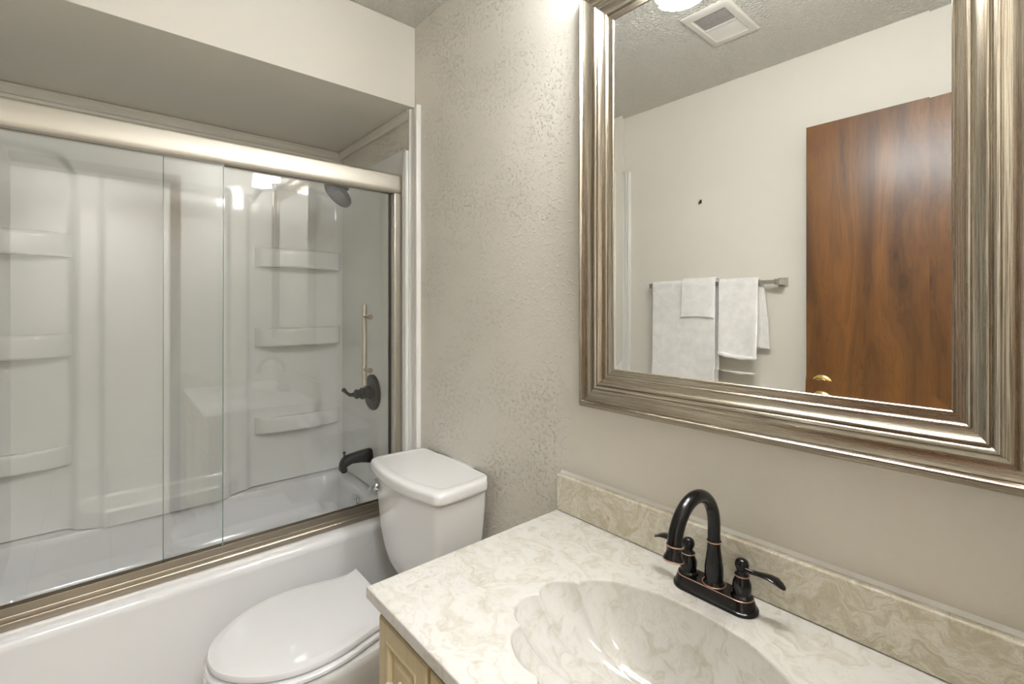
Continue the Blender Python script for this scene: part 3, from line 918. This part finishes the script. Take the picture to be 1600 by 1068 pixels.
# spout: vase-shaped body and gooseneck
bm = BM(); lathe(bm, [(0.0005, 0), (0.0205, 0), (0.0205, 0.002), (0.0165, 0.006), (0.0160, 0.010), (0.0168, 0.020), (0.0162, 0.034), (0.0138, 0.052), (0.0120, 0.066), (0.0115, 0.076), (0.0130, 0.079), (0.0130, 0.082), (0.0112, 0.084), (0.0005, 0.084)], (FX, FY, TOPB - 0.001), (0, 0, 1), 32)
sb = obj('spout_body', bm, 'bronze', fa, angle=45)
def circ(r, z, cx=FX, cyy=FY, n=32): return [Vector((cx + r * math.cos(2 * PI * k / n), cyy + r * math.sin(2 * PI * k / n), z)) for k in range(n)]
obj('accent_ring', ring_loop(circ(0.0132, TOPB + 0.0795), 0.0011), 'copper', sb, label='copper ring')
obj('accent_ring', ring_loop(circ(0.0205, TOPB + 0.001), 0.0010), 'copper', sb, label='copper ring')
R = 0.0705; zc = 0.9175; ycn = FY - R
pts = [(FX, FY, TOPB + 0.080), (FX, FY, 0.900)]
for k in range(0, 25):
    a = math.radians(174) * k / 24
    pts.append((FX, ycn + R * math.cos(a), zc + R * math.sin(a)))
bm = BM(); tube(bm, pts, [0.0114] * 2 + [0.0114 + 0.0010 * k / 24 for k in range(25)], 24)
gn = obj('gooseneck', bm, 'bronze', fa, angle=50)
e = Vector(pts[-1]); dd = (Vector(pts[-1]) - Vector(pts[-2])).normalized()
bm = BM(); lathe(bm, [(0.0005, -0.003), (0.0134, -0.003), (0.0134, 0.003), (0.0124, 0.006), (0.0128, 0.012), (0.0160, 0.018), (0.0170, 0.022), (0.0165, 0.024), (0.013, 0.025), (0.012, 0.020), (0.0005, 0.020)], e, dd, 28)
tip = obj('spout_tip', bm, 'bronze', gn, angle=45)
def ring_at(o, ax, r):
    ax = Vector(ax); u = Vector((1, 0, 0)); v = ax.cross(u).normalized()
    return [Vector(o) + u * r * math.cos(2 * PI * k / 28) + v * r * math.sin(2 * PI * k / 28) for k in range(28)]
def loop_any(pts, r, ax):
    bm = BM(); n = len(pts); ax = Vector(ax)
    c = sum(pts, Vector()) / n
    vr = []
    for p in pts:
        u = (p - c).normalized()
        vr.append([bm.verts.new(p + u * r * math.cos(2 * PI * k / 8) + ax * r * math.sin(2 * PI * k / 8)) for k in range(8)])
    for i in range(n):
        for k in range(8):
            bm.faces.new((vr[i][k], vr[i][(k + 1) % 8], vr[(i + 1) % n][(k + 1) % 8], vr[(i + 1) % n][k]))
    return bm
obj('accent_ring', loop_any(ring_at(e, dd, 0.0134), 0.0012, dd), 'copper', gn, label='copper ring')
obj('accent_ring', loop_any(ring_at(e + dd * 0.0225, dd, 0.0168), 0.0011, dd), 'copper', gn, label='copper ring')
# the two lever handles
for s in (-1, 1):
    hx = FX + s * 0.0515
    bm = BM(); lathe(bm, [(0.0005, 0), (0.0188, 0), (0.0186, 0.003), (0.0150, 0.006), (0.0152, 0.010), (0.0160, 0.018), (0.0152, 0.026), (0.0120, 0.033), (0.0112, 0.036), (0.0126, 0.038), (0.0122, 0.0405), (0.0088, 0.043), (0.0080, 0.050), (0.0005, 0.050)], (hx, FY, TOPB - 0.001), (0, 0, 1), 28)
    hb_ = obj('handle_body', bm, 'bronze', fa, angle=45)
    obj('accent_ring', ring_loop(circ(0.0126, TOPB + 0.0378, hx, FY, 28), 0.0010), 'copper', hb_, label='copper ring')
    zb = TOPB + 0.055
    bm = BM(); lathe(bm, [(0.0005, -0.0125), (0.006, -0.0108), (0.0100, -0.0065), (0.0118, -0.001), (0.0118, 0.003), (0.0098, 0.0085), (0.006, 0.0112), (0.0005, 0.0122)], (hx, FY, zb), (0, 0, 1), 28)
    bl = obj('handle_cap', bm, 'bronze', hb_, angle=60)
    # leaf-shaped lever
    L = [(0.006, 0.0035, 0.000, 0.0050), (0.016, 0.002, -0.002, 0.0042), (0.026, 0.000, -0.002, 0.0046), (0.036, 0.001, 0.000, 0.0075), (0.048, 0.001, 0.001, 0.0112), (0.058, 0.0, -0.001, 0.0122), (0.066, 0.0, -0.005, 0.0100), (0.071, 0.0, -0.008, 0.0062), (0.073, 0.0, -0.008, 0.0018)]
    rings = []
    for d_, yy, dz, hw in L:
        c = Vector((hx + s * d_, FY - yy - 0.002, zb + dz - 0.002))
        th_ = max(0.0018, min(0.0042, 0.0050 - d_ * 0.035))
        rings.append([c + Vector((0, math.cos(2 * PI * k / 18) * hw, math.sin(2 * PI * k / 18) * th_)) for k in range(18)])
    bm = BM(); loft(bm, rings)
    obj('lever', bm, 'bronze', hb_, angle=60)

# ------------------------------------------------------------------ mirror
mi = thing('mirror', 'large wall mirror in a wide champagne frame above the sink', 'mirror', (-0.3985, 0, 1.18))
IX0, IX1, IZ0, IZ1 = -0.6985, -0.1005, 1.1785, 2.0145
FWD = 0.103
prof = [(0.000, 0.010), (0.000, 0.0145), (0.0015, 0.0165), (0.0035, 0.0165), (0.0045, 0.0150), (0.0150, 0.0165), (0.0160, 0.0205), (0.0180, 0.0225), (0.0200, 0.0220), (0.0212, 0.0190),
        (0.0260, 0.0205), (0.0320, 0.0235), (0.0345, 0.0270), (0.0370, 0.0290), (0.0392, 0.0285), (0.0405, 0.0250), (0.0420, 0.0250), (0.0440, 0.0282), (0.0470, 0.0300), (0.0500, 0.0290), (0.0525, 0.0262),
        (0.0580, 0.0238), (0.0640, 0.0230), (0.0700, 0.0238), (0.0760, 0.0262), (0.0815, 0.0300), (0.0830, 0.0300), (0.0845, 0.0345), (0.0870, 0.0375), (0.0900, 0.0375), (0.0920, 0.0345), (0.0930, 0.0320), (0.0945, 0.0300),
        (0.0980, 0.0270), (0.1000, 0.0250), (0.1005, 0.0215), (0.1030, 0.0190), (0.1030, 0.0)]
FB = -0.0035
me_rings = []
bm = BM()
uvl = bm.loops.layers.uv.new('uv')
arc = [0.0]
for (a, b), (c, d_) in zip(prof[:-1], prof[1:]): arc.append(arc[-1] + math.hypot(c - a, d_ - b))
sides = [((IX0, IZ0), (IX1, IZ0), (0, -1)), ((IX1, IZ0), (IX1, IZ1), (1, 0)), ((IX1, IZ1), (IX0, IZ1), (0, 1)), ((IX0, IZ1), (IX0, IZ0), (-1, 0))]
for si, (p, q, o_) in enumerate(sides):
    d = Vector((q[0] - p[0], q[1] - p[1])); ln = d.length; d.normalize()
    va, vb = [], []
    for w, h in prof:
        va.append(bm.verts.new((p[0] + o_[0] * w - d.x * w, FB - h, p[1] + o_[1] * w - d.y * w)))
        vb.append(bm.verts.new((q[0] + o_[0] * w + d.x * w, FB - h, q[1] + o_[1] * w + d.y * w)))
    for i in range(len(prof) - 1):
        f = bm.faces.new((va[i], vb[i], vb[i + 1], va[i + 1]))
        w0, w1 = prof[i][0], prof[i + 1][0]
        for lp, uvc in zip(f.loops, ((-w0, arc[i]), (ln + w0, arc[i]), (ln + w1, arc[i + 1]), (-w1, arc[i + 1]))):
            lp[uvl].uv = (uvc[0] + si * 3.7, uvc[1] + si * 1.3)
obj('frame', bm, 'frame', mi, angle=28)
# glass with a shallow bevelled border
GY = -0.0165
BW = 0.0245
TLT = math.tan(math.radians(1.45))
bm = BM()
def rect(i, y): return [Vector((IX0 - 0.003 + i, y, IZ0 - 0.003 + i)), Vector((IX1 + 0.003 - i, y, IZ0 - 0.003 + i)), Vector((IX1 + 0.003 - i, y, IZ1 + 0.003 - i)), Vector((IX0 - 0.003 + i, y, IZ1 + 0.003 - i))]
loft(bm, [rect(0, FB - 0.001), rect(0, GY - (BW + 0.003) * TLT), rect(BW + 0.003, GY)], (False, True))
obj('mirror_glass', bm, 'mirror', mi, smooth=False)

# ------------------------------------------------------------------ vanity light above the mirror
vl = thing('vanity_light', 'three-shade bar light on the wall above the mirror', 'light fixture', (-0.40, 0, 2.25))
bm = BM(); box(bm, -0.70, -0.10, -0.028, -0.001, 2.215, 2.305, 0.008, 3)
obj('back_plate', bm, 'nickel_x', vl)
for x in (-0.602, -0.402, -0.202):
    bm = BM(); tube(bm, [(x, -0.028, 2.270), (x, -0.085, 2.273), (x, -0.132, 2.272), (x, -0.148, 2.261), (x, -0.150, 2.240)], 0.008, 14)
    lathe(bm, [(0.0005, 0.012), (0.016, 0.012), (0.026, 0.0), (0.028, -0.012), (0.0005, -0.012)], (x, -0.150, 2.233), (0, 0, 1), 24)
    arm = obj('lamp_arm', bm, 'nickel_x', vl)
    bm = BM(); lathe(bm, [(0.026, 2.220), (0.036, 2.211), (0.044, 2.181), (0.050, 2.141), (0.055, 2.106), (0.0575, 2.081), (0.0555, 2.081), (0.053, 2.106), (0.048, 2.141), (0.042, 2.181), (0.034, 2.208)], (x, -0.150, 0), (0, 0, 1), 36, caps=(False, True))
    obj('lamp_shade', bm, 'shade', arm, angle=60)

# ------------------------------------------------------------------ wooden door, opened back to the towel wall
DX0, DX1 = -0.684, 0.030
dy0, dy1, dzt = -1.330, -1.296, 2.068
door = struct('door_1', B(DX0, DX1, dy0, dy1, 0.008, dzt, 0.0015), 'wood', 'brown stained wood door opened back against the towel wall', smooth=True)
door['category'] = 'door'
KX, KZ = DX0 + 0.058, 1.014
for y, s in ((dy1, 1), (dy0, -1)):
    bm = BM(); lathe(bm, [(0.0005, 0), (0.037, 0), (0.037, 0.002), (0.033, 0.006), (0.020, 0.010), (0.0005, 0.010)], (KX, y, KZ), (0, s, 0), 32)
    ro = struct('door_knob', bm, 'brass', 'brass door knob', smooth=True, parent=door)
    bm = BM(); lathe(bm, [(0.0005, 0.008), (0.011, 0.008), (0.011, 0.022), (0.022, 0.028), (0.0275, 0.038), (0.0275, 0.046), (0.024, 0.055), (0.015, 0.060), (0.0005, 0.061)], (KX, y, KZ), (0, s, 0), 32)
    obj('knob_grip', bm, 'brass', ro)
bm = BM(); box(bm, DX0 - 0.0015, DX0 - 0.0002, -1.326, -1.300, KZ - 0.028, KZ + 0.028); box(bm, DX0 - 0.010, DX0 - 0.0014, -1.319, -1.307, KZ - 0.007, KZ + 0.007, 0.002)
struct('latch', bm, 'nail', 'dark latch', parent=door)

# ------------------------------------------------------------------ towel bar and towels
BX0, BX1, BY, BZ = -1.452, -0.815, FRONT + 0.062, 1.437
tb = thing('towel_bar', 'satin metal towel bar holding the white towels', 'towel bar', ((BX0 + BX1) / 2, FRONT, BZ))
bm = BM(); box(bm, BX0 + 0.012, BX1 - 0.012, BY - 0.006, BY + 0.006, BZ - 0.009, BZ + 0.009, 0.002)
obj('rod', bm, 'nickel_x', tb)
for x in (BX0, BX1):
    bm = BM()
    def sq(h, y): return [Vector((x - h, y, BZ - h)), Vector((x + h, y, BZ - h)), Vector((x + h, y, BZ + h)), Vector((x - h, y, BZ + h))]
    loft(bm, [sq(0.020, FRONT + 0.0005), sq(0.020, FRONT + 0.006), sq(0.013, FRONT + 0.020), sq(0.0125, BY + 0.010), sq(0.010, BY + 0.012)])
    obj('bracket', bm, 'nickel_x', tb)

def drape(x0, x1, zfront, zback, gap, thick, seed, wav=0.004, flare=0.0, slump=0.0, skew=0.0):
    """a cloth over the bar: front hem, up and over, back hem"""
    r = 0.0185 + gap
    path = []      # (y, z) in the plane across the bar
    n1 = 46
    for i in range(n1):
        path.append((BY + r + flare * (1 - i / n1) ** 2, zfront + (BZ - zfront) * i / n1, 0, 1 - i / n1))
    for k in range(9):
        a = PI * k / 8
        path.append((BY + r * math.cos(a), BZ + r * math.sin(a), 1, 0))
    for i in range(1, 26):
        path.append((BY - r, BZ - (BZ - zback) * i / 25, 2, i / 25))
    nx = 34
    bm = BM(); grid = []
    for y, z, sec, hang in path:
        row = []
        for k in range(nx + 1):
            u = k / nx
            x = x0 + (x1 - x0) * u
            w = mnoise.noise(Vector((x * 9 + seed, z * 2.2, seed))) * wav * (0.25 + hang) + mnoise.noise(Vector((x * 22 + seed, z * 6, seed + 4))) * wav * 0.35
            dy = w if sec == 0 else (-abs(w) * 0.4 if sec == 2 else 0)
            edge = mnoise.noise(Vector((seed * 3.1, z * 5, 1.7 if u < 0.5 else 8.2))) * 0.006 * hang
            dz = 0
            if sec == 0:
                dz = slump * hang ** 3 * math.sin(PI * u * 1.0) + skew * hang * (u - 0.5)
            row.append(bm.verts.new((x + edge * (1 if u > 0.5 else 1), max(y + dy, BY + 0.0135) if sec == 0 else y + dy, z + dz)))
        grid.append(row)
    for a, b in zip(grid[:-1], grid[1:]):
        for k in range(nx): bm.faces.new((a[k], a[k + 1], b[k + 1], b[k]))
    return bm, thick
def cloth(name, bt, mat, parent=None):
    bm, th = bt
    o = obj(name, bm, mat, parent, angle=80)
    m = o.modifiers.new('thickness', 'SOLIDIFY'); m.thickness = th; m.offset = 0.0; m.use_even_offset = False
    b = o.modifiers.new('round', 'BEVEL'); b.width = th * 0.45; b.segments = 3; b.limit_method = 'ANGLE'; b.angle_limit = math.radians(50)
    return o
o = cloth('bath_towel', drape(-1.437, -1.092, 0.80, 0.86, 0.000, 0.010, 3.1, 0.006), 'towel')
tag(o, 'long white bath towel hanging lowest on the towel bar', 'towel', 'white towels on the bar')
o = cloth('washcloth', drape(-1.262, -1.090, 1.272, 1.33, 0.012, 0.008, 8.4, 0.005, 0.006, 0.004), 'towel')
tag(o, 'small white washcloth folded over the top of the bath towel', 'towel', 'white towels on the bar')
bm = B(-1.2605, -1.0915, BY + 0.0385, BY + 0.0400, 1.300, 1.330)
b_ = obj('woven_band', bm, 'band', o)
o = cloth('hand_towel', drape(-1.074, -0.893, 1.092, 1.14, 0.000, 0.012, 12.7, 0.010, 0.012, -0.010, -0.012), 'towel')
tag(o, 'white hand towel hanging beside the bath towel with a rolled hem', 'towel', 'white towels on the bar')
r_ = 0.0
bm = BM(); tube(bm, [(-1.072 + 0.178 * k / 12, BY + 0.034 + 0.003 * math.sin(k * 0.9), 1.100 - 0.010 * math.sin(PI * k / 12) - 0.012 * (k / 12 - 0.5)) for k in range(13)], [0.004] + [0.010 + 0.002 * math.sin(k * 1.3) for k in range(11)] + [0.004], 14)
obj('rolled_hem', bm, 'towel', o)
# rear fold of the hand towel sticking out to the right
bm = BM()
rings = []
for z, xr in ((1.425, -0.884), (1.36, -0.876), (1.28, -0.868), (1.20, -0.862), (1.135, -0.858)):
    y = BY - 0.0235
    rings.append([Vector((-0.915, y - 0.004, z)), Vector((xr - 0.003, y - 0.004, z)), Vector((xr, y, z)), Vector((xr - 0.003, y + 0.004, z)), Vector((-0.915, y + 0.004, z))])
loft(bm, rings)
obj('rear_fold', bm, 'towel', o, angle=60)

# ------------------------------------------------------------------ wall hook, ceiling vent
bm = BM()
tube(bm, [(-1.206, FRONT + 0.0005, 1.866), (-1.206, FRONT + 0.012, 1.866), (-1.206, FRONT + 0.018, 1.862), (-1.206, FRONT + 0.020, 1.856), (-1.206, FRONT + 0.019, 1.850)], [0.004, 0.003, 0.003, 0.003, 0.004], 10)
box(bm, -1.210, -1.202, FRONT + 0.0005, FRONT + 0.003, 1.856, 1.876, 0.001)
o = obj('wall_hook', bm, 'nail')
tag(o, 'tiny dark metal hook on the bare towel wall', 'hook')

cv = thing('ceiling_vent', 'square off-white exhaust vent grille on the ceiling', 'vent', (-0.865, -0.917, CEIL))
vx0, vx1, vy0, vy1 = -0.957, -0.773, -1.058, -0.777
zt, zb = CEIL - 0.0005, CEIL - 0.011
bm = BM(); bw = 0.030
def rv(i, z): return [Vector((vx0 + i, vy0 + i * 1.25, z)), Vector((vx1 - i, vy0 + i * 1.25, z)), Vector((vx1 - i, vy1 - i * 1.25, z)), Vector((vx0 + i, vy1 - i * 1.25, z))]
loft(bm, [rv(0, zt), rv(0.0, zt - 0.004), rv(0.004, zb + 0.002), rv(0.010, zb), rv(bw - 0.003, zb), rv(bw, zb + 0.003), rv(bw, zt)], (False, False))
ym = (vy0 + vy1) / 2
box(bm, vx0 + bw, vx1 - bw, ym - 0.004, ym + 0.004, zb, zt - 0.004, 0.001)
obj('grille_frame', bm, 'vent', cv)
bm = BM(); box(bm, vx0 + bw + 0.001, vx1 - bw - 0.001, vy0 + bw * 1.25 + 0.001, vy1 - bw * 1.25 - 0.001, zt - 0.002, zt)
obj('cavity', bm, 'vent_dark', cv)
for y0, y1, sg in ((vy0 + bw * 1.25, ym - 0.004, -1), (ym + 0.004, vy1 - bw * 1.25, 1)):
    bm = BM(); nS = 12
    for k in range(nS):
        yc_ = y0 + (y1 - y0) * (k + 0.5) / nS
        w, h = 0.0036, 0.0044
        a = math.radians(40) * sg * -1
        p = [(yc_ - w * math.cos(a), -h * 0 - w * math.sin(a)), (yc_ + w * math.cos(a), w * math.sin(a))]
        zc_ = zb + 0.0045
        n_ = Vector((0, -math.sin(a), math.cos(a))) * 0.0006
        q = [Vector((0, p[0][0], zc_ + p[0][1])), Vector((0, p[1][0], zc_ + p[1][1]))]
        loft(bm, [[Vector((x, 0, 0)) + q[0] - n_, Vector((x, 0, 0)) + q[1] - n_, Vector((x, 0, 0)) + q[1] + n_, Vector((x, 0, 0)) + q[0] + n_] for x in (vx0 + bw, vx1 - bw)])
    obj('louvres', bm, 'vent', cv, smooth=False)

# ------------------------------------------------------------------ what the parts of the room are called
for n_, l_, c_ in (('floor', 'pale vinyl floor under the toilet and the bathtub', 'floor'), ('ceiling', 'stippled off-white ceiling', 'ceiling'),
                   ('wall_back', 'textured greige wall behind the toilet and the mirror', 'wall'), ('wall_front', 'smooth greige wall carrying the towel bar', 'wall'),
                   ('wall_left', 'wall hidden behind the shower surround', 'wall'), ('wall_right', 'greige wall with the doorway at the end of the vanity', 'wall'),
                   ('wall_soffit', 'boxed-in greige soffit above the bathtub', 'soffit'), ('wall_hallway_far', 'hallway wall facing the doorway', 'wall'),
                   ('wall_hallway_side', 'hallway wall in line with the vanity wall', 'wall'), ('wall_hallway_end', 'hallway wall in line with the towel wall', 'wall'),
                   ('baseboard_front', 'white baseboard under the towel bar', 'baseboard'), ('baseboard_back', 'white baseboard behind the toilet', 'baseboard')):
    o = bpy.data.objects[n_]; o['label'] = l_; o['category'] = c_
for o in C.objects:
    if o.name.startswith('trim_') and o.parent is None: o['category'] = 'trim'
